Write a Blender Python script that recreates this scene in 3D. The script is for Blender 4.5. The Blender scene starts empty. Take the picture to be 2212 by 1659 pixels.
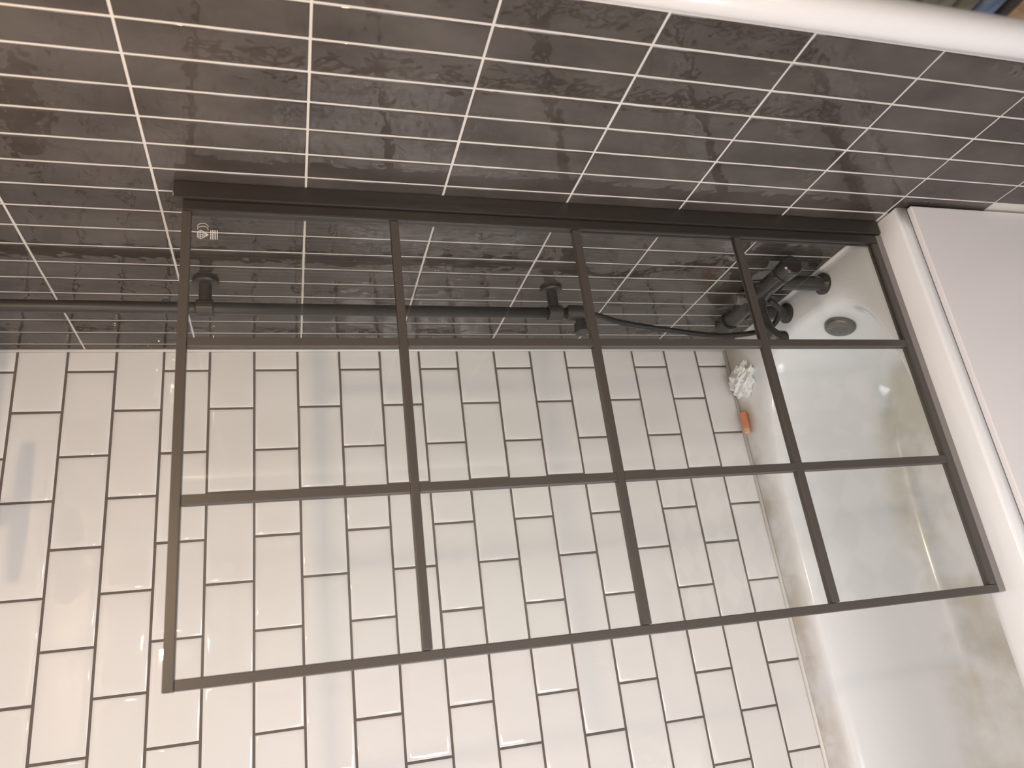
import bpy, bmesh, math, random
from mathutils import Vector, Matrix, noise
random.seed(7)
S = bpy.context.scene
COL = S.collection
ZO = 2.385                     # height of the first tile joint above the floor
CEIL = 2.56
PI = math.pi

# ------------------------------------------------------------------ camera
cam_d = bpy.data.cameras.new('camera')
cam = bpy.data.objects.new('camera', cam_d)
COL.objects.link(cam)
R = [[-0.12325644, 0.92295167, -0.36464786], [-0.26015444, -0.38465026, -0.88564318], [-0.95766775, -0.01429647, 0.28752060]]
M4 = Matrix([R[0] + [-0.84565], R[1] + [-1.80581], R[2] + [-0.58664 + ZO], [0, 0, 0, 1]])
cam.matrix_world = M4
cam_d.sensor_width = 36.0
cam_d.lens = 36.0 * 1634.6 / 2212.0
cam_d.clip_start = 0.02
cam_d.dof.use_dof = True
cam_d.dof.focus_distance = 1.55
cam_d.dof.aperture_fstop = 4.6
S.camera = cam

# ------------------------------------------------------------------ exposure, world, lights
S.view_settings.view_transform = 'Standard'
S.view_settings.look = 'None'
S.view_settings.gamma = 1.0
S.view_settings.use_curve_mapping = False
S.view_settings.exposure = 0.07
W = bpy.data.worlds.new('world')
S.world = W
W.use_nodes = True
W.node_tree.nodes['Background'].inputs[0].default_value = (0.5, 0.55, 0.6, 1)
W.node_tree.nodes['Background'].inputs[1].default_value = 0.02

LAMP = (-0.551, -1.54, ZO - 0.12)
BULB = (16.0, 11.0, 6.6)      # bare warm ceiling bulb, power per channel
WIN1 = (16.5, 15.4, 15.2)     # daylight, frosted window behind the camera
SIDE_FILL = (13.5, 14.2, 15.8)        # added fill to brighten the bath, set in an invented side window

def light(name, typ, loc, energy, color, **kw):
    d = bpy.data.lights.new(name, typ)
    d.energy = energy
    d.color = color
    for k, v in kw.items():
        setattr(d, k, v)
    o = bpy.data.objects.new(name, d)
    o.location = loc
    COL.objects.link(o)
    return o

def rgb_light(name, typ, loc, rgb, rot=None, **kw):
    p = max(max(rgb), 1e-6)
    o = light(name, typ, loc, p, tuple(c / p for c in rgb), **kw)
    if rot:
        o.rotation_euler = rot
rgb_light('bulb_light', 'POINT', LAMP, BULB, shadow_soft_size=0.026)
rgb_light('front_window_daylight', 'AREA', (-1.65, -2.985, 0.95), WIN1, (PI / 2, 0, 0), shape='RECTANGLE', size=0.40, size_y=1.0)
rgb_light('side_fill_light', 'AREA', (-1.935, -1.35, 1.35), SIDE_FILL, (0, -PI / 2, 0), shape='RECTANGLE', size=0.90, size_y=0.70)

# ------------------------------------------------------------------ materials
def mat(name, color, rough=0.5, metal=0.0, ior=1.5, spec=0.5):
    m = bpy.data.materials.new(name)
    m.use_nodes = True
    b = m.node_tree.nodes['Principled BSDF']
    b.inputs['Base Color'].default_value = (*color, 1)
    b.inputs['Roughness'].default_value = rough
    b.inputs['Metallic'].default_value = metal
    b.inputs['IOR'].default_value = ior
    b.inputs['Specular IOR Level'].default_value = spec
    return m

def nd(m, t, **kw):
    n = m.node_tree.nodes.new(t)
    for k, v in kw.items():
        if k.startswith('i_'):
            n.inputs[k[2:]].default_value = v
        else:
            setattr(n, k, v)
    return n

def ln(m, a, b):
    m.node_tree.links.new(a, b)

def bsdf(m):
    return m.node_tree.nodes['Principled BSDF']

def noisy(m, c1, c2, scale, coord='Object', lo=0.35, hi=0.65, detail=4.0, stretch=(1, 1, 1)):
    tc = nd(m, 'ShaderNodeTexCoord')
    mp = nd(m, 'ShaderNodeMapping')
    mp.inputs['Scale'].default_value = stretch
    n = nd(m, 'ShaderNodeTexNoise')
    n.inputs['Scale'].default_value = scale
    n.inputs['Detail'].default_value = detail
    r = nd(m, 'ShaderNodeMapRange')
    r.inputs[1].default_value = lo
    r.inputs[2].default_value = hi
    x = nd(m, 'ShaderNodeMix', data_type='RGBA')
    x.inputs[6].default_value = (*c1, 1)
    x.inputs[7].default_value = (*c2, 1)
    ln(m, tc.outputs[coord], mp.inputs[0])
    ln(m, mp.outputs[0], n.inputs['Vector'])
    ln(m, n.outputs[0], r.inputs[0])
    ln(m, r.outputs[0], x.inputs[0])
    ln(m, x.outputs[2], bsdf(m).inputs['Base Color'])
    return x

def world_pos(m):
    return nd(m, 'ShaderNodeNewGeometry').outputs['Position']

def bump(m, scale, strength, dist=0.002, detail=2.0, stretch=(1, 1, 1)):
    mp = nd(m, 'ShaderNodeMapping')
    mp.inputs['Scale'].default_value = stretch
    ln(m, world_pos(m), mp.inputs[0])
    n = nd(m, 'ShaderNodeTexNoise')
    n.inputs['Scale'].default_value = scale
    n.inputs['Detail'].default_value = detail
    b = nd(m, 'ShaderNodeBump')
    b.inputs['Strength'].default_value = strength
    b.inputs['Distance'].default_value = dist
    ln(m, mp.outputs[0], n.inputs['Vector'])
    ln(m, n.outputs[0], b.inputs['Height'])
    ln(m, b.outputs[0], bsdf(m).inputs['Normal'])

# glazed white wall tile
M_white = mat('white_glazed_tile', (0.80, 0.785, 0.76), 0.05)
bump(M_white, 20, 0.4, 0.0014, 1.0)
M_wgrout = mat('grey_grout', (0.15, 0.125, 0.108), 0.9)
# glazed charcoal tile with slate mottling
M_dark = mat('charcoal_glazed_tile', (0.03, 0.026, 0.022), 0.04)
def dark_tile():
    m = M_dark
    mp = nd(m, 'ShaderNodeMapping')
    mp.inputs['Scale'].default_value = (1, 1, 0.6)
    ln(m, world_pos(m), mp.inputs[0])
    n = nd(m, 'ShaderNodeTexNoise')
    n.inputs['Scale'].default_value = 9
    n.inputs['Detail'].default_value = 6
    ln(m, mp.outputs[0], n.inputs['Vector'])
    r = nd(m, 'ShaderNodeMapRange')
    r.inputs[1].default_value = 0.36
    r.inputs[2].default_value = 0.68
    ln(m, n.outputs[0], r.inputs[0])
    x = nd(m, 'ShaderNodeMix', data_type='RGBA')
    x.inputs[6].default_value = (0.046, 0.037, 0.0315, 1)
    x.inputs[7].default_value = (0.086, 0.073, 0.064, 1)
    ln(m, r.outputs[0], x.inputs[0])
    ln(m, x.outputs[2], bsdf(m).inputs['Base Color'])
    bump(m, 34, 1.0, 0.0013, 1.5)
dark_tile()
M_dgrout = mat('pale_grout', (0.62, 0.58, 0.53), 0.85)
M_seal = mat('white_sealant', (0.78, 0.75, 0.70), 0.45)
M_paint = mat('white_wall_paint', (0.86, 0.85, 0.83), 0.7)
M_ceil = mat('white_ceiling_paint', (0.9, 0.89, 0.87), 0.8)
M_frame = mat('black_powder_coat', (0.068, 0.059, 0.051), 0.42)
M_black = mat('matt_black_metal', (0.042, 0.037, 0.033), 0.42)
M_channel = mat('shaded_black_channel', (0.028, 0.0235, 0.020), 0.35)  # frame black made darker: shade painted into wall profile and hinge stile
M_tap = mat('satin_black_tap', (0.035, 0.031, 0.028), 0.2)
M_hose = mat('black_hose', (0.018, 0.017, 0.016), 0.4)
M_over = mat('grey_metal_plate', (0.20, 0.19, 0.18), 0.35, 0.6)
M_steel = mat('bright_screw', (0.75, 0.73, 0.7), 0.2, 1.0)
M_seal2 = mat('grey_seal_strip', (0.22, 0.20, 0.185), 0.4)
M_post = mat('white_gloss_paint', (0.58, 0.56, 0.545), 0.2)
M_panel = mat('white_bath_panel', (0.80, 0.78, 0.78), 0.3)
M_tissue = mat('white_tissue', (0.86, 0.86, 0.83), 0.9)
M_orange = mat('orange_plastic', (0.72, 0.26, 0.12), 0.35)
M_orange2 = mat('pale_orange_plastic', (0.78, 0.42, 0.27), 0.4)
M_olive = mat('olive_cloth', (0.12, 0.115, 0.085), 0.95)
M_blue = mat('blue_cloth', (0.10, 0.14, 0.22), 0.95)
M_dkcloth = mat('charcoal_cloth', (0.03, 0.03, 0.03), 0.95)
M_wood = mat('light_wood', (0.30, 0.20, 0.11), 0.55)
noisy(M_wood, (0.34, 0.235, 0.13), (0.22, 0.145, 0.08), 18, stretch=(1, 8, 1))
for m_, a_, b_ in ((M_olive, (0.135, 0.13, 0.095), (0.10, 0.095, 0.07)), (M_blue, (0.115, 0.155, 0.24), (0.085, 0.12, 0.19))):
    noisy(m_, a_, b_, 120)
M_etch = mat('etched_white_mark', (0.70, 0.68, 0.65), 0.8)
M_bulb = mat('warm_bulb_glass', (1, 0.95, 0.85), 0.4)

# harlequin vinyl floor: pale and grey squares laid diagonally
M_floor = mat('harlequin_vinyl', (0.5, 0.5, 0.5), 0.35)
def floor_mat():
    m = M_floor
    sx = nd(m, 'ShaderNodeSeparateXYZ')
    ln(m, world_pos(m), sx.inputs[0])
    def cell(op, o):
        a = nd(m, 'ShaderNodeMath', operation=op)
        ln(m, sx.outputs[0], a.inputs[0]); ln(m, sx.outputs[1], a.inputs[1])
        b = nd(m, 'ShaderNodeMath', operation='MULTIPLY_ADD')
        b.inputs[1].default_value = 0.70711 / 0.122
        b.inputs[2].default_value = o / 0.122
        ln(m, a.outputs[0], b.inputs[0])
        f = nd(m, 'ShaderNodeMath', operation='FLOOR')
        ln(m, b.outputs[0], f.inputs[0])
        return f
    u = cell('ADD', 1.0995)
    v = cell('SUBTRACT', -0.9935)
    s = nd(m, 'ShaderNodeMath', operation='ADD')
    ln(m, u.outputs[0], s.inputs[0]); ln(m, v.outputs[0], s.inputs[1])
    k = nd(m, 'ShaderNodeMath', operation='PINGPONG')
    k.inputs[1].default_value = 1.0
    ln(m, s.outputs[0], k.inputs[0])
    x = nd(m, 'ShaderNodeMix', data_type='RGBA')
    x.inputs[6].default_value = (0.12, 0.125, 0.13, 1)
    x.inputs[7].default_value = (0.84, 0.83, 0.81, 1)
    ln(m, k.outputs[0], x.inputs[0])
    ln(m, x.outputs[2], bsdf(m).inputs['Base Color'])
floor_mat()

# clear safety glass: tinted see-through with a Schlick mirror layer (no refraction, so lamps shine through it)
M_glass = bpy.data.materials.new('clear_safety_glass')
M_glass.use_nodes = True
def glass_mat():
    m = M_glass
    m.node_tree.nodes.remove(bsdf(m))
    out = m.node_tree.nodes['Material Output']
    tr = nd(m, 'ShaderNodeBsdfTransparent')
    tr.inputs[0].default_value = (0.990, 1.0, 0.996, 1)
    gl = nd(m, 'ShaderNodeBsdfGlossy')
    gl.inputs['Roughness'].default_value = 0.0
    lw = nd(m, 'ShaderNodeLayerWeight')
    lw.inputs[0].default_value = 0.5
    p5 = nd(m, 'ShaderNodeMath', operation='POWER')
    p5.inputs[1].default_value = 5.0
    fm = nd(m, 'ShaderNodeMath', operation='MULTIPLY_ADD')
    fm.inputs[1].default_value = 0.96
    fm.inputs[2].default_value = 0.03
    mx = nd(m, 'ShaderNodeMixShader')
    ln(m, lw.outputs['Facing'], p5.inputs[0])
    ln(m, p5.outputs[0], fm.inputs[0])
    ln(m, fm.outputs[0], mx.inputs[0])
    ln(m, tr.outputs[0], mx.inputs[1])
    ln(m, gl.outputs[0], mx.inputs[2])
    ln(m, mx.outputs[0], out.inputs[0])
glass_mat()

# bath acrylic with limescale and grime stains of its own
M_bath = mat('white_bath_acrylic', (0.87, 0.865, 0.855), 0.12)
def bath_mat():
    m = M_bath
    pos = world_pos(m)
    sp = nd(m, 'ShaderNodeSeparateXYZ')
    ln(m, pos, sp.inputs[0])
    def rng(sock, a, b):
        r = nd(m, 'ShaderNodeMapRange')
        r.interpolation_type = 'SMOOTHSTEP'
        r.inputs[1].default_value = a; r.inputs[2].default_value = b
        ln(m, sock, r.inputs[0])
        return r.outputs[0]
    def mul(a, b):
        k = nd(m, 'ShaderNodeMath', operation='MULTIPLY')
        ln(m, a, k.inputs[0]); ln(m, b, k.inputs[1])
        return k.outputs[0]
    def noi(scale, lo, hi, detail=5):
        n = nd(m, 'ShaderNodeTexNoise')
        n.inputs['Scale'].default_value = scale
        n.inputs['Detail'].default_value = detail
        ln(m, pos, n.inputs['Vector'])
        return rng(n.outputs[0], lo, hi)
    # green-grey film on the bath floor
    film = mul(rng(sp.outputs[2], ZO - 2.10, ZO - 2.17), noi(5, 0.38, 0.62))
    # brownish grime on the back ledge and in the tap-end corner
    ledge = mul(rng(sp.outputs[2], ZO - 1.862, ZO - 1.852), rng(sp.outputs[1], -0.12, -0.02))
    ledge = mul(ledge, noi(9, 0.35, 0.65))
    x1 = nd(m, 'ShaderNodeMix', data_type='RGBA')
    x1.inputs[6].default_value = (0.865, 0.875, 0.875, 1)
    x1.inputs[7].default_value = (0.63, 0.61, 0.53, 1)
    ln(m, film, x1.inputs[0])
    x2 = nd(m, 'ShaderNodeMix', data_type='RGBA')
    x2.inputs[7].default_value = (0.64, 0.58, 0.50, 1)
    ln(m, x1.outputs[2], x2.inputs[6]); ln(m, ledge, x2.inputs[0])
    ln(m, x2.outputs[2], bsdf(m).inputs['Base Color'])
bath_mat()

# ------------------------------------------------------------------ mesh helpers
def finish(name, bm, m, parent=None, smooth=False, loc=None):
    me = bpy.data.meshes.new(name)
    bmesh.ops.recalc_face_normals(bm, faces=bm.faces)
    bm.to_mesh(me)
    bm.free()
    me.materials.append(m)
    if smooth:
        for f in me.polygons:
            f.use_smooth = True
    o = bpy.data.objects.new(name, me)
    COL.objects.link(o)
    if loc:
        o.location = loc
    if parent:
        o.parent = parent
    return o

def box(bm, a, b, bev=0.0, seg=2):
    a, b = Vector(a), Vector(b)
    r = bmesh.ops.create_cube(bm, size=1.0, matrix=Matrix.Translation((a + b) / 2) @ Matrix.Diagonal((abs(b.x - a.x), abs(b.y - a.y), abs(b.z - a.z), 1)))
    if bev:
        es = list({e for v in r['verts'] for e in v.link_edges})
        bmesh.ops.bevel(bm, geom=es, offset=bev, segments=seg, profile=0.6, affect='EDGES')

def sweep(bm, pts, rad, seg=14, cap=True):
    """tube through pts; rad is a number or a list with one radius per point"""
    P = [Vector(p) for p in pts]
    rs = rad if isinstance(rad, (list, tuple)) else [rad] * len(P)
    t0 = (P[1] - P[0]).normalized()
    n = t0.orthogonal().normalized()
    rings = []
    prev = t0
    for i, p in enumerate(P):
        t = ((P[i + 1] - p) if i == 0 else (p - P[i - 1]) if i == len(P) - 1 else (P[i + 1] - P[i - 1])).normalized()
        q = prev.rotation_difference(t)
        n = (q @ n).normalized()
        prev = t
        b = t.cross(n)
        rings.append([bm.verts.new(p + (n * math.cos(2 * PI * k / seg) + b * math.sin(2 * PI * k / seg)) * rs[i]) for k in range(seg)])
    for A, B in zip(rings, rings[1:]):
        for k in range(seg):
            bm.faces.new((A[k], A[(k + 1) % seg], B[(k + 1) % seg], B[k]))
    if cap:
        bm.faces.new(rings[0][::-1]); bm.faces.new(rings[-1])

def spline(ctrl, n=10):
    C = [Vector(c) for c in ctrl]
    C = [C[0] * 2 - C[1]] + C + [C[-1] * 2 - C[-2]]
    out = []
    for i in range(1, len(C) - 2):
        for k in range(n):
            t = k / n
            a, b, c, d = C[i - 1], C[i], C[i + 1], C[i + 2]
            out.append(0.5 * ((2 * b) + (c - a) * t + (2 * a - 5 * b + 4 * c - d) * t * t + (3 * b - a - 3 * c + d) * t ** 3))
    out.append(C[-2])
    return out

def lathe(bm, p, axis, prof, seg=24):
    """prof: (distance along axis, radius)"""
    axis = Vector(axis).normalized()
    sweep(bm, [Vector(p) + axis * d for d, r in prof], [max(r, 1e-4) for d, r in prof], seg)

def thing(name, label, cat, loc=(0, 0, 0), group=None):
    o = bpy.data.objects.new(name, None)
    o.empty_display_size = 0.1
    COL.objects.link(o)
    o.location = loc
    return tag(o, label, cat, group)

def tag(o, label, cat, group=None):
    o['label'] = label
    o['category'] = cat
    if group:
        o['group'] = group
    return o

def struct(name, bm, m):
    o = finish(name, bm, m)
    o['kind'] = 'structure'
    return o

# ------------------------------------------------------------------ room shell
XL, YF = -1.95, -3.0           # left wall, front wall (behind the camera)
bm = bmesh.new(); box(bm, (XL - .1, YF - .1, -0.05), (0.1, 0.1, 0.0)); struct('floor', bm, M_floor)
bm = bmesh.new(); box(bm, (XL - .1, YF - .1, CEIL), (0.1, 0.1, CEIL + .05)); struct('ceiling', bm, M_ceil)
wall_back = None
bm = bmesh.new(); box(bm, (XL - .1, 0.0017, 0), (0.1, 0.1, CEIL)); wall_back = struct('wall_back', bm, M_wgrout)
bm = bmesh.new(); box(bm, (0.0012, YF - .1, 0), (0.1, 0.0017, CEIL)); wall_right = struct('wall_right', bm, M_dgrout)
SW = (-1.75, -0.95, 0.85, 1.85)       # opening for the added side window: y0, y1, z0, z1
bm = bmesh.new()
for y0, y1 in ((YF - .1, SW[0]), (SW[1], 0.0017)):
    box(bm, (XL - .1, y0, 0), (XL, y1, CEIL))
for y0, y1, z0, z1 in (SW,):
    box(bm, (XL - .1, y0, 0), (XL, y1, z0)); box(bm, (XL - .1, y0, z1), (XL, y1, CEIL))
struct('wall_left', bm, M_paint)
# front wall (behind the camera) with a frosted window
WX0, WX1, WZ0, WZ1 = -1.90, -1.40, 0.4, 1.5
bm = bmesh.new()
box(bm, (XL, YF - .1, 0), (WX0, YF, CEIL)); box(bm, (WX1, YF - .1, 0), (0.0012, YF, CEIL))
box(bm, (WX0, YF - .1, 0), (WX1, YF, WZ0)); box(bm, (WX0, YF - .1, WZ1), (WX1, YF, CEIL))
struct('wall_front', bm, M_paint)
win = bpy.data.objects.new('window_1', None); COL.objects.link(win); win['kind'] = 'structure'
win.location = ((WX0 + WX1) / 2, YF - .05, WZ0)
def local(o, x, y, z):
    return (x - o.location.x, y - o.location.y, z - o.location.z)
bm = bmesh.new()
for a, b in (((WX0, WZ0), (WX1, WZ0 + .05)), ((WX0, WZ1 - .05), (WX1, WZ1)), ((WX0, WZ0 + .05), (WX0 + .05, WZ1 - .05)), ((WX1 - .05, WZ0 + .05), (WX1, WZ1 - .05))):
    box(bm, local(win, a[0], YF - .08, a[1]), local(win, b[0], YF - .03, b[1]), 0.006)
finish('window_frame', bm, M_post, win)
M_frost = mat('frosted_daylit_glass', (0.8, 0.82, 0.85), 0.6)
bsdf(M_frost).inputs['Emission Color'].default_value = (0.85, 0.92, 1, 1)
bsdf(M_frost).inputs['Emission Strength'].default_value = 1.0
bm = bmesh.new(); box(bm, local(win, WX0 + .05, YF - .06, WZ0 + .05), local(win, WX1 - .05, YF - .052, WZ1 - .05)); finish('pane', bm, M_frost, win)
for wi, (VY0, VY1, VZ0, VZ1) in enumerate((SW,)):
    fill_win = bpy.data.objects.new('window_%d' % (wi + 2), None); COL.objects.link(fill_win); fill_win['kind'] = 'structure'  # unseen window added to go with the side fill
    fill_win.location = (XL - .05, (VY0 + VY1) / 2, VZ0)
    bm = bmesh.new()
    for a, b in (((VY0, VZ0), (VY1, VZ0 + .05)), ((VY0, VZ1 - .05), (VY1, VZ1)), ((VY0, VZ0 + .05), (VY0 + .05, VZ1 - .05)), ((VY1 - .05, VZ0 + .05), (VY1, VZ1 - .05))):
        box(bm, local(fill_win, XL - .08, a[0], a[1]), local(fill_win, XL - .03, b[0], b[1]), 0.006)
    finish('window_frame', bm, M_post, fill_win)
    bm = bmesh.new(); box(bm, local(fill_win, XL - .06, VY0 + .05, VZ0 + .05), local(fill_win, XL - .052, VY1 - .05, VZ1 - .05)); finish('pane', bm, M_frost, fill_win)  # glowing pane of the added window

# ------------------------------------------------------------------ wall tiles
def tile_mesh(name, w, h, rings, m, thick=0.005):
    """face on z=0 plane, centred; rings: (inset, depth below the face)"""
    bm = bmesh.new()
    prev = None
    for ins, dz in [(0.0, thick)] + rings:
        x, y = w / 2 - ins, h / 2 - ins
        r = [bm.verts.new(v) for v in ((-x, -y, -dz), (x, -y, -dz), (x, y, -dz), (-x, y, -dz))]
        if prev:
            for k in range(4):
                bm.faces.new((prev[k], prev[(k + 1) % 4], r[(k + 1) % 4], r[k]))
        prev = r
    bm.faces.new(prev)
    me = bpy.data.meshes.new(name)
    bmesh.ops.recalc_face_normals(bm, faces=bm.faces)
    bm.to_mesh(me); bm.free()
    me.materials.append(m)
    for f in me.polygons:
        f.use_smooth = True
    return me

_cache = {}
def tile(parent, w, h, mw, rings, m, key):
    k = (key, round(w, 4), round(h, 4))
    if k not in _cache:
        _cache[k] = tile_mesh('tile', w, h, rings, m)
    o = bpy.data.objects.new('tile', _cache[k])
    o.matrix_world = mw @ Matrix.Rotation(math.radians(random.gauss(0, .09)), 4, 'X') @ Matrix.Rotation(math.radians(random.gauss(0, .09)), 4, 'Y')
    COL.objects.link(o)
    o.parent = parent

# white running bond on the long wall (y = 0), face towards -y
PW, LW, GW = 0.103, 0.20586, 0.0041
W_RINGS = [(0.0, 0.0022), (0.0015, 0.0012), (0.006, 0.00045), (0.013, 0.0), (0.017, 0.0)]
CORNER = 0.004
faceW = Matrix.Rotation(PI / 2, 4, 'X')
for k in range(-2, 18):
    zt = ZO - PW * k
    zb = zt - PW
    zt = min(zt - GW / 2, CEIL - .002)
    zb = zb + GW / 2
    if k == 17:
        zb = ZO - 1.846
    if zt - zb < 0.012:
        continue
    off = 0.15408 if k % 2 == 0 else 0.054875
    edges = [CORNER - GW / 2] + [off + LW * n for n in range(0, 9)]
    for a, b in zip(edges, edges[1:]):
        x1, x0 = -(a + GW / 2), -(b - GW / 2)
        x0 = max(x0, XL + .003)
        if x1 - x0 < 0.012:
            continue
        tile(wall_back, x1 - x0, zt - zb, Matrix.Translation(((x0 + x1) / 2, 0.0, (zt + zb) / 2)) @ faceW, W_RINGS, M_white, 'w')

# charcoal stacked tiles on the tap wall (x = 0), face towards -x
DC, D0, DR, H0, GD = 0.06052, 0.03126, 0.24431, -0.38257, 0.0032
D_RINGS = [(0.0, 0.0016), (0.0011, 0.0004), (0.0024, 0.0), (0.004, 0.0)]
faceD = Matrix.Rotation(-PI / 2, 4, 'Y') @ Matrix.Rotation(PI / 2, 4, 'Z')
ycols = [0.004 - GD / 2] + [D0 + DC * j for j in range(0, 49)]
NEAR = 25
rest = bmesh.new()
for c, (a, b) in enumerate(zip(ycols, ycols[1:])):
    y1, y0 = -(a + GD / 2), -(b - GD / 2)
    for i in range(-4, 9):
        zt = min(H0 - DR * i + ZO - GD / 2, CEIL - .002)
        zb = max(H0 - DR * (i + 1) + ZO + GD / 2, 0.002)
        if zt - zb < 0.012 or y1 - y0 < 0.008 or y0 < YF + .002:
            continue
        if y1 > -0.70 and zt < ZO - 1.86:
            continue                       # hidden behind the bath
        if y1 > -0.70 and zb < ZO - 1.846:
            zb = ZO - 1.846 if y1 > -0.69 else zb
        if zt - zb < 0.002:
            continue
        if c < NEAR:
            # short slivers at the bath edge stay as thin cut tiles
            tile(wall_right, y1 - y0, zt - zb, Matrix.Translation((0.0, (y0 + y1) / 2, (zt + zb) / 2)) @ faceD, D_RINGS if zt - zb > .01 else [(0.0, 0.0016), (0.0006, 0.0)], M_dark, 'd')
        else:
            box(rest, (0.0, y0, zb), (0.004, y1, zt))
o = finish('tile_field', rest, M_dark, wall_right)
o['kind'] = 'stuff'

# sealant bead in the corner and along the bath
bm = bmesh.new()
sweep(bm, [(-0.0015, -0.0015, ZO - 1.85), (-0.0015, -0.0015, CEIL - .002)], 0.0042, 8)
o = finish('trim_1', bm, M_seal, smooth=True); o['kind'] = 'structure'
bm = bmesh.new()
sweep(bm, [(-0.002, -0.002, ZO - 1.8475), (XL + .01, -0.002, ZO - 1.8475)], 0.0052, 8)
sweep(bm, [(-0.002, -0.002, ZO - 1.8475), (-0.002, -0.66, ZO - 1.8475)], 0.0052, 8)
o = finish('trim_2', bm, M_seal, smooth=True); o['kind'] = 'structure'

# ------------------------------------------------------------------ bath
BL = 1.70
bath = thing('bathtub', 'white acrylic bathtub with stained floor below the tiled walls', 'bathtub', (-BL / 2, -0.362, 0))
def tub():
    bm = bmesh.new()
    N = 96
    cx, cy = -BL / 2, -0.3625
    def ring(hx, hy, n, z, ox=0.0):
        out = []
        for k in range(N):
            t = 2 * PI * k / N
            c, s = math.cos(t), math.sin(t)
            m = n or 3.9
            x, y = math.copysign(abs(c) ** (2.0 / m), c), math.copysign(abs(s) ** (2.0 / m), s)
            if not n:                                  # rectangle
                q = max(abs(x), abs(y))
                x, y = x / q, y / q
            out.append(bm.verts.new((x * hx + ox, y * hy, z)))
        return out
    T = ZO - 1.85
    hx, hy = BL / 2 - .001, 0.3605
    ix, iy = 0.755, 0.2575
    rs = [ring(hx - .03, hy - .03, 0, T - 0.038), ring(hx, hy, 0, T - 0.036), ring(hx, hy, 0, T - 0.006), ring(hx - .0018, hy - .0018, 0, T - 0.0018), ring(hx - .006, hy - .006, 0, T),
          ring(ix + .022, iy + .022, 5.0, T), ring(ix + .008, iy + .008, 4.2, T - .003), ring(ix, iy, 3.9, T - .012), ring(ix - .008, iy - .006, 3.8, T - .03),
          ring(ix - .034, iy - .014, 3.7, T - .10, -.004), ring(ix - .056, iy - .028, 3.6, T - .20, -.008), ring(ix - .075, iy - .042, 3.5, T - .27, -.010),
          ring(ix - .095, iy - .060, 3.4, T - .31, -.012), ring(ix - .13, iy - .085, 3.3, T - .335, -.014), ring(ix - .18, iy - .12, 3.2, T - .345, -.014),
          ring(0.35, 0.07, 3.0, T - .348, -.014)]
    for A, B in zip(rs, rs[1:]):
        for k in range(N):
            bm.faces.new((A[k], A[(k + 1) % N], B[(k + 1) % N], B[k]))
    bm.faces.new(rs[-1])
    o = finish('tub_shell', bm, M_bath, bath, smooth=True)
    return o
shell = tub()
def bl(x, y, z):
    return (x + BL / 2, y + 0.362, z)
bm = bmesh.new()
lathe(bm, bl(-0.118, -0.400, ZO - 1.920), (-1, 0, 0.32), [(-0.01, .037), (0.011, .037), (0.015, .034), (0.016, .028), (0.016, .012)], 32)
finish('overflow_cover', bm, M_over, bath, smooth=True)
bm = bmesh.new()
lathe(bm, bl(-0.38, -0.362, ZO - 2.1985), (0, 0, 1), [(0, .034), (.004, .034), (.006, .028), (.003, .022), (.003, .004)], 28)
finish('plug_hole', bm, M_over, bath, smooth=True)

bm = bmesh.new()
box(bm, bl(-BL + .002, -0.7365, 0.0), bl(-0.0045, -0.7228, ZO - 1.879), 0.004, 3)
finish('side_panel', bm, M_panel, bath)

# ------------------------------------------------------------------ bath screen
YS = -0.665                                     # front face of the frame
scr = thing('bath_screen', 'black framed glass bath screen with a grid of bars standing on the tub rim', 'screen', (-0.4, YS, ZO - 1.85))
def sl(x, y, z):
    return (x + 0.4, y - YS, z + 1.85)          # z is counted from the first joint
YB = YS + 0.016
def sbox(name, a, b, m=M_frame, bev=0.0015):
    bm = bmesh.new(); box(bm, sl(*a), sl(*b), bev, 2)
    return finish(name, bm, m, scr)
XO = -0.802
sbox('wall_profile', (-0.034, YS - .006, -1.846), (-0.0005, YS + .028, -0.414), M_channel, bev=0.002)
sbox('hinge_stile', (-0.056, YS - .001, -1.834), (-0.0345, YB + .001, -0.428), M_channel, bev=0.003)
sbox('outer_stile', (XO, YS, -1.834), (-0.7875, YB, -0.4425))
sbox('top_rail', (XO - .0005, YS - .001, -0.442), (-0.0565, YB + .001, -0.4275))
sbox('bottom_rail', (-0.787, YS, -1.834), (-0.0565, YB, -1.8195))
sbox('seal_strip', (XO, YS - .001, -1.850), (-0.035, YB + .003, -1.8345), M_seal2, 0.003)
hb = [-0.7785, -1.1275, -1.4825]
vb = [-0.2965, -0.5465]
for z in hb:
    sbox('glazing_bar', (-0.787, YS + .0005, z - .0072), (-0.0565, YB - .0005, z + .0072))
zs = [-0.4425] + [v for z in hb for v in (z + .0072, z - .0072)] + [-1.8195]
zspans = [(zs[i + 1], zs[i]) for i in range(0, len(zs), 2)]
for x in vb:
    for z0, z1 in zspans:
        sbox('glazing_bar', (x - .0075, YS + .0008, z0), (x + .0075, YB - .0008, z1), bev=0.001)
xs = [-0.7875, vb[1] - .0075, vb[1] + .0075, vb[0] - .0075, vb[0] + .0075, -0.056]
panes = {}
for zi, (z0, z1) in enumerate(zspans):
    for xi in range(3):
        x0, x1 = xs[2 * xi], xs[2 * xi + 1]
        bm = bmesh.new(); box(bm, sl(x0, YS + .005, z0), sl(x1, YS + .011, z1))
        panes[(zi, xi)] = finish('pane', bm, M_glass, scr)
bm = bmesh.new()
lathe(bm, sl(-0.017, YS + .010, -0.4145), (0, 0, 1), [(0, .0055), (.002, .0055), (.0035, .004), (.004, .0015)], 16)
finish('screw_cap', bm, M_steel, scr, smooth=True)

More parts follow.
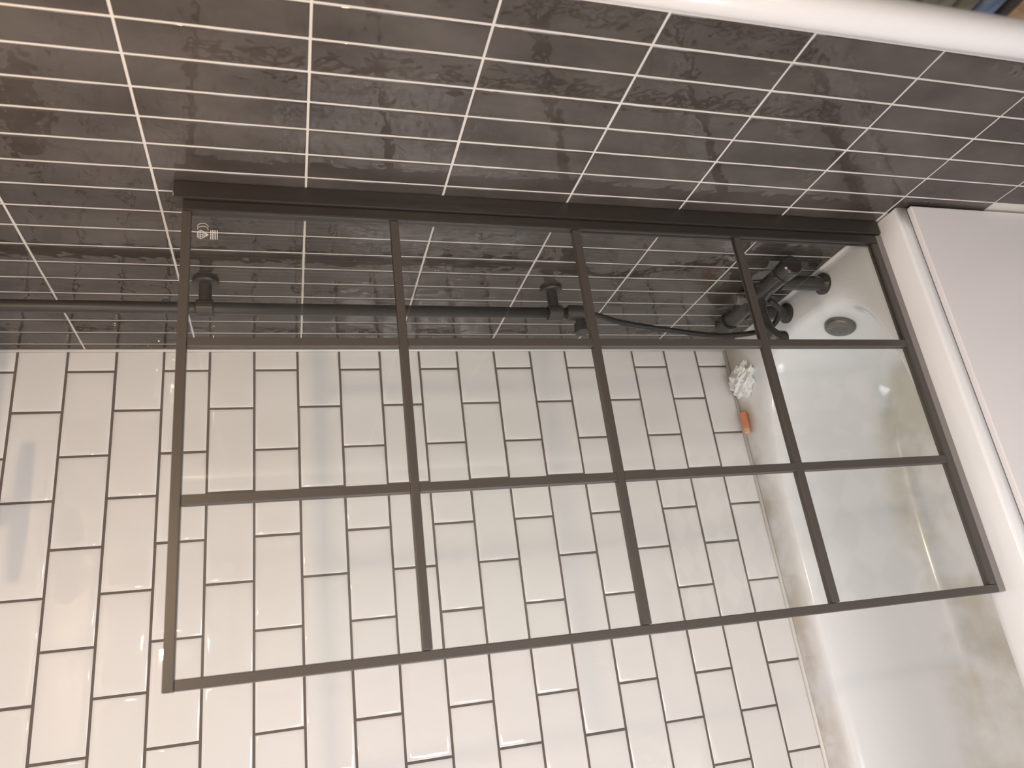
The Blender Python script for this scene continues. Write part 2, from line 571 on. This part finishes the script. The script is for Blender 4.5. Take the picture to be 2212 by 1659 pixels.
# etched maker's mark: faceted gem, two arcs and a block of small print lines
bm = bmesh.new()
def stroke(pts, w=0.0008):
    y = YS + .0046
    for (xa, za), (xb, zb) in zip(pts, pts[1:]):
        d = Vector((xb - xa, 0, zb - za))
        if d.length < 1e-6:
            continue
        n = Vector((-d.z, 0, d.x)).normalized() * w / 2
        e = d.normalized() * w * .3
        A, B = Vector((xa, y, za)) - e, Vector((xb, y, zb)) + e
        f = [bm.verts.new(sl(*(p + q))) for p, q in ((A, -n), (A, n), (B, n), (B, -n))]
        r = bmesh.ops.extrude_face_region(bm, geom=[bm.faces.new(f)])
        bmesh.ops.translate(bm, vec=(0, .0004, 0), verts=[v for v in r['geom'] if isinstance(v, bmesh.types.BMVert)])
gx, gz = -0.0985, -0.4520
gem = [(gx - .005, gz), (gx + .005, gz), (gx + .0085, gz - .005), (gx, gz - .0175), (gx - .0085, gz - .005), (gx - .005, gz)]
stroke(gem)
stroke([(gx - .0085, gz - .005), (gx + .0085, gz - .005)])
for t in (-.0042, 0, .0042):
    stroke([(gx + t * .6, gz), (gx + t, gz - .005), (gx, gz - .0175)], .0006)
for q in (-.0025, -.0085):
    hw = .007 if q > -.005 else .0062
    stroke([(gx - hw, gz + q), (gx + hw, gz + q)], .0006)
for k, (r_, ox) in enumerate(((.0085, .0095), (.0085, .0150))):
    stroke([(gx + ox + r_ * math.cos(a) * .8, gz - .008 + r_ * math.sin(a)) for a in [-PI / 2 + PI * i / 14 for i in range(15)]], .0007)
for k in range(5):
    zz = gz - .0205 - k * .0026
    stroke([(gx - .0085, zz), (gx - .002, zz)], .0011); stroke([(gx - .001, zz), (gx + .004, zz)], .0011); stroke([(gx + .005, zz), (gx + .0085, zz)], .0011)
finish('etched_mark', bm, M_etch, panes[(0, 2)])

# ------------------------------------------------------------------ shower riser
PX, PY = -0.064, -0.337
ris = thing('shower_riser', 'black shower riser pipe with overhead disc head on the dark tiled wall', 'shower', (0, PY, ZO - 1.24))
def rl(x, y, z):
    return (x, y - PY, z + 1.24)
bm = bmesh.new()
arm_z = 0.0
path = [(PX, PY, -1.235), (PX, PY, arm_z - .06)] + [(PX - .06 * (1 - math.cos(a)), PY, arm_z - .06 + .06 * math.sin(a)) for a in (PI / 8, PI / 4, 3 * PI / 8, PI / 2)] + [(-0.40, PY, arm_z), (-0.412, PY, arm_z - .004), (-0.416, PY, arm_z - .016), (-0.416, PY, arm_z - .03)]
sweep(bm, [rl(*p) for p in path], 0.0125, 20)
finish('riser_pipe', bm, M_black, ris, smooth=True)
bm = bmesh.new()
lathe(bm, rl(-0.416, PY, -0.029), (0, 0, -1), [(-.012, .015), (.0, .024), (.010, .024), (.018, .014), (.020, .04), (.023, .117), (.036, .119), (.040, .116), (.040, .02)], 48)
finish('shower_head', bm, M_black, ris, smooth=False)
for zb_ in (-0.433, -1.19):
    bm = bmesh.new()
    lathe(bm, rl(-0.0005, PY, zb_), (-1, 0, 0), [(0, .026), (.006, .026), (.009, .023), (.010, .0125), (.060, .0125)], 28)
    lathe(bm, rl(PX, PY, zb_ - .017), (0, 0, 1), [(0, .0165), (.002, .018), (.032, .018), (.034, .0165)], 24)
    finish('wall_bracket', bm, M_black, ris)
bm = bmesh.new()
lathe(bm, rl(PX, PY, -1.275), (0, 0, 1), [(0, .013), (.01, .019), (.05, .019), (.056, .014)], 24)
finish('diverter_body', bm, M_black, ris)
bm = bmesh.new()
lathe(bm, rl(PX - .016, PY, -1.25), (-1, 0, 0), [(0, .010), (.010, .010), (.012, .016), (.034, .0175), (.037, .015), (.037, .004)], 24)
finish('diverter_knob', bm, M_black, ris)
bm = bmesh.new()
hose = spline([(PX, PY, -1.27), (-0.058, -0.315, -1.31), (-0.066, -0.295, -1.38), (-0.086, -0.297, -1.50), (-0.104, -0.303, -1.645), (-0.100, -0.335, -1.755), (-0.070, -0.372, -1.775), (-0.045, -0.385, -1.745)], 10)
sweep(bm, [rl(*p) for p in hose], 0.0068, 12)
finish('shower_hose', bm, M_hose, ris, smooth=True)

# ------------------------------------------------------------------ bath mixer tap on the rim
TX, TZ = -0.040, -1.705
tap = thing('mixer_tap', 'black two-pillar bath mixer tap standing on the tub rim at the dark wall', 'tap', (TX, -0.385, ZO - 1.85))
def tl(x, y, z):
    return (x - TX, y + 0.385, z + 1.85)
for y in (-0.462, -0.308):
    bm = bmesh.new()
    lathe(bm, tl(TX, y, -1.8495), (0, 0, 1), [(0, .027), (.006, .027), (.010, .023), (.014, .018), (.125, .018)], 28)
    finish('pillar', bm, M_tap, tap)
bm = bmesh.new()
lathe(bm, tl(TX, -0.500, TZ), (0, 1, 0), [(0, .018), (.004, .022), (.226, .022), (.230, .018)], 28)
finish('tap_body', bm, M_tap, tap)
for y, s in ((-0.501, -1), (-0.269, 1)):
    bm = bmesh.new()
    lathe(bm, tl(TX, y, TZ), (0, s, 0), [(0, .016), (.006, .016), (.008, .024), (.040, .025), (.044, .022), (.044, .003)], 28)
    finish('handle', bm, M_tap, tap)
bm = bmesh.new()
sweep(bm, [tl(*p) for p in spline([(TX - .015, -0.390, TZ), (-0.090, -0.390, TZ + .003), (-0.132, -0.390, TZ - .003), (-0.152, -0.390, TZ - .022), (-0.155, -0.390, TZ - .046)], 8)], 0.020, 20)
finish('spout', bm, M_tap, tap, smooth=True)
bm = bmesh.new()
lathe(bm, tl(TX - .006, -0.385, TZ + .018), (0, 0, 1), [(0, .008), (.02, .008), (.022, .013), (.036, .013), (.039, .009), (.039, .002)], 20)
finish('diverter_button', bm, M_over, tap)

# ------------------------------------------------------------------ things on the bath ledge
bm = bmesh.new()
bmesh.ops.create_icosphere(bm, subdivisions=4, radius=1.0)
for v in bm.verts:
    d = v.co.normalized()
    f = 1 + .42 * noise.noise(d * 2.1) + .30 * noise.noise(d * 5.3 + Vector((3, 1, 7))) + .12 * noise.noise(d * 12)
    v.co = Vector((d.x * .040 * f, d.y * .050 * f, max(d.z * .022 * f, -.012)))
mn = min(v.co.z for v in bm.verts)
for v in bm.verts:
    v.co.z -= mn
o = finish('crumpled_tissue', bm, M_tissue, smooth=False, loc=(-0.128, -0.066, ZO - 1.8502))
o.rotation_euler[2] = 0.5
tag(o, 'crumpled white tissue on the back ledge of the tub near the corner', 'tissue')
orange = thing('orange_tube', 'small orange plastic tube lying on the tub ledge against the white tiles', 'tube', (-0.243, -0.0315, ZO - 1.8495))
bm = bmesh.new()
lathe(bm, (0.030, 0, .0115), (-1, 0, 0), [(0, .008), (.002, .0105), (.046, .0105), (.048, .0095)], 20)
finish('tube_body', bm, M_orange, orange, smooth=False)
bm = bmesh.new()
lathe(bm, (-0.0182, 0, .0115), (-1, 0, 0), [(0, .0085), (.001, .0095), (.013, .009), (.016, .006)], 20)
finish('cap', bm, M_orange2, orange)

# ------------------------------------------------------------------ white post and the folded cloths behind it (top right of the photo)
bm = bmesh.new()
lathe(bm, (-0.288, -1.380, 0.0005), (0, 0, 1), [(0, .0192), (CEIL - .002, .0192)], 32)
o = finish('white_pipe', bm, M_post, smooth=True)
tag(o, 'glossy white upright pipe standing in front of the dark tiles', 'pipe')
stool = thing('wooden_stool', 'wooden stool behind the white pipe carrying folded cloths', 'stool', (-0.125, -1.475, 0))
SZ = ZO - 1.356
bm = bmesh.new(); box(bm, (-.11, -.15, SZ - .035), (.11, .15, SZ), .008); finish('seat', bm, M_wood, stool)
for sx in (-.085, .085):
    for sy in (-.125, .125):
        bm = bmesh.new(); box(bm, (sx - .017, sy - .017, 0), (sx + .017, sy + .017, SZ - .036), .004); finish('leg', bm, M_wood, stool)
for sy in (-.125, .125):
    bm = bmesh.new(); box(bm, (-.0675, sy - .011, .25), (.0675, sy + .011, .285), .003); finish('stretcher', bm, M_wood, stool)

def folded(name, z0, h, w, d, layers, m, label):
    bm = bmesh.new()
    lh = h / layers
    for k in range(layers):
        jx, jy = random.uniform(-.004, .004), random.uniform(-.004, .004)
        box(bm, (-d / 2 + jx, -w / 2 + jy, k * lh), (d / 2 + jx, w / 2 + jy, (k + 1) * lh - .0006), min(lh * .45, .02), 4)
    o = finish(name, bm, m, smooth=True, loc=(-0.125, -1.475, z0))
    return tag(o, label, 'towel')
folded('folded_cloth', SZ + .0005, .010, .285, .215, 1, M_dkcloth, 'thin charcoal folded cloth under the blue towel on the stool')
folded('folded_towel', SZ + .011, .032, .282, .213, 2, M_blue, 'blue folded towel in the middle of the pile on the stool')
folded('folded_towel', SZ + .0435, .10, .28, .212, 4, M_olive, 'thick olive folded towel on top of the pile behind the white pipe')

# ------------------------------------------------------------------ ceiling lamp (out of frame, casts the bar shadows)
lamp = thing('ceiling_lamp', 'bare warm bulb hanging from a white ceiling rose in front of the screen', 'lamp', (LAMP[0], LAMP[1], CEIL))
bm = bmesh.new(); lathe(bm, (0, 0, -.001), (0, 0, -1), [(0, .05), (.012, .05), (.022, .03), (.026, .008)], 28); finish('ceiling_rose', bm, M_post, lamp)
bm = bmesh.new(); sweep(bm, [(0, 0, -.026), (0, 0, LAMP[2] - CEIL + .075)], .004, 10); finish('flex', bm, M_post, lamp)
bm = bmesh.new(); lathe(bm, (0, 0, LAMP[2] - CEIL + .076), (0, 0, -1), [(0, .010), (.006, .019), (.036, .019), (.040, .016)], 20); finish('lamp_holder', bm, M_post, lamp)
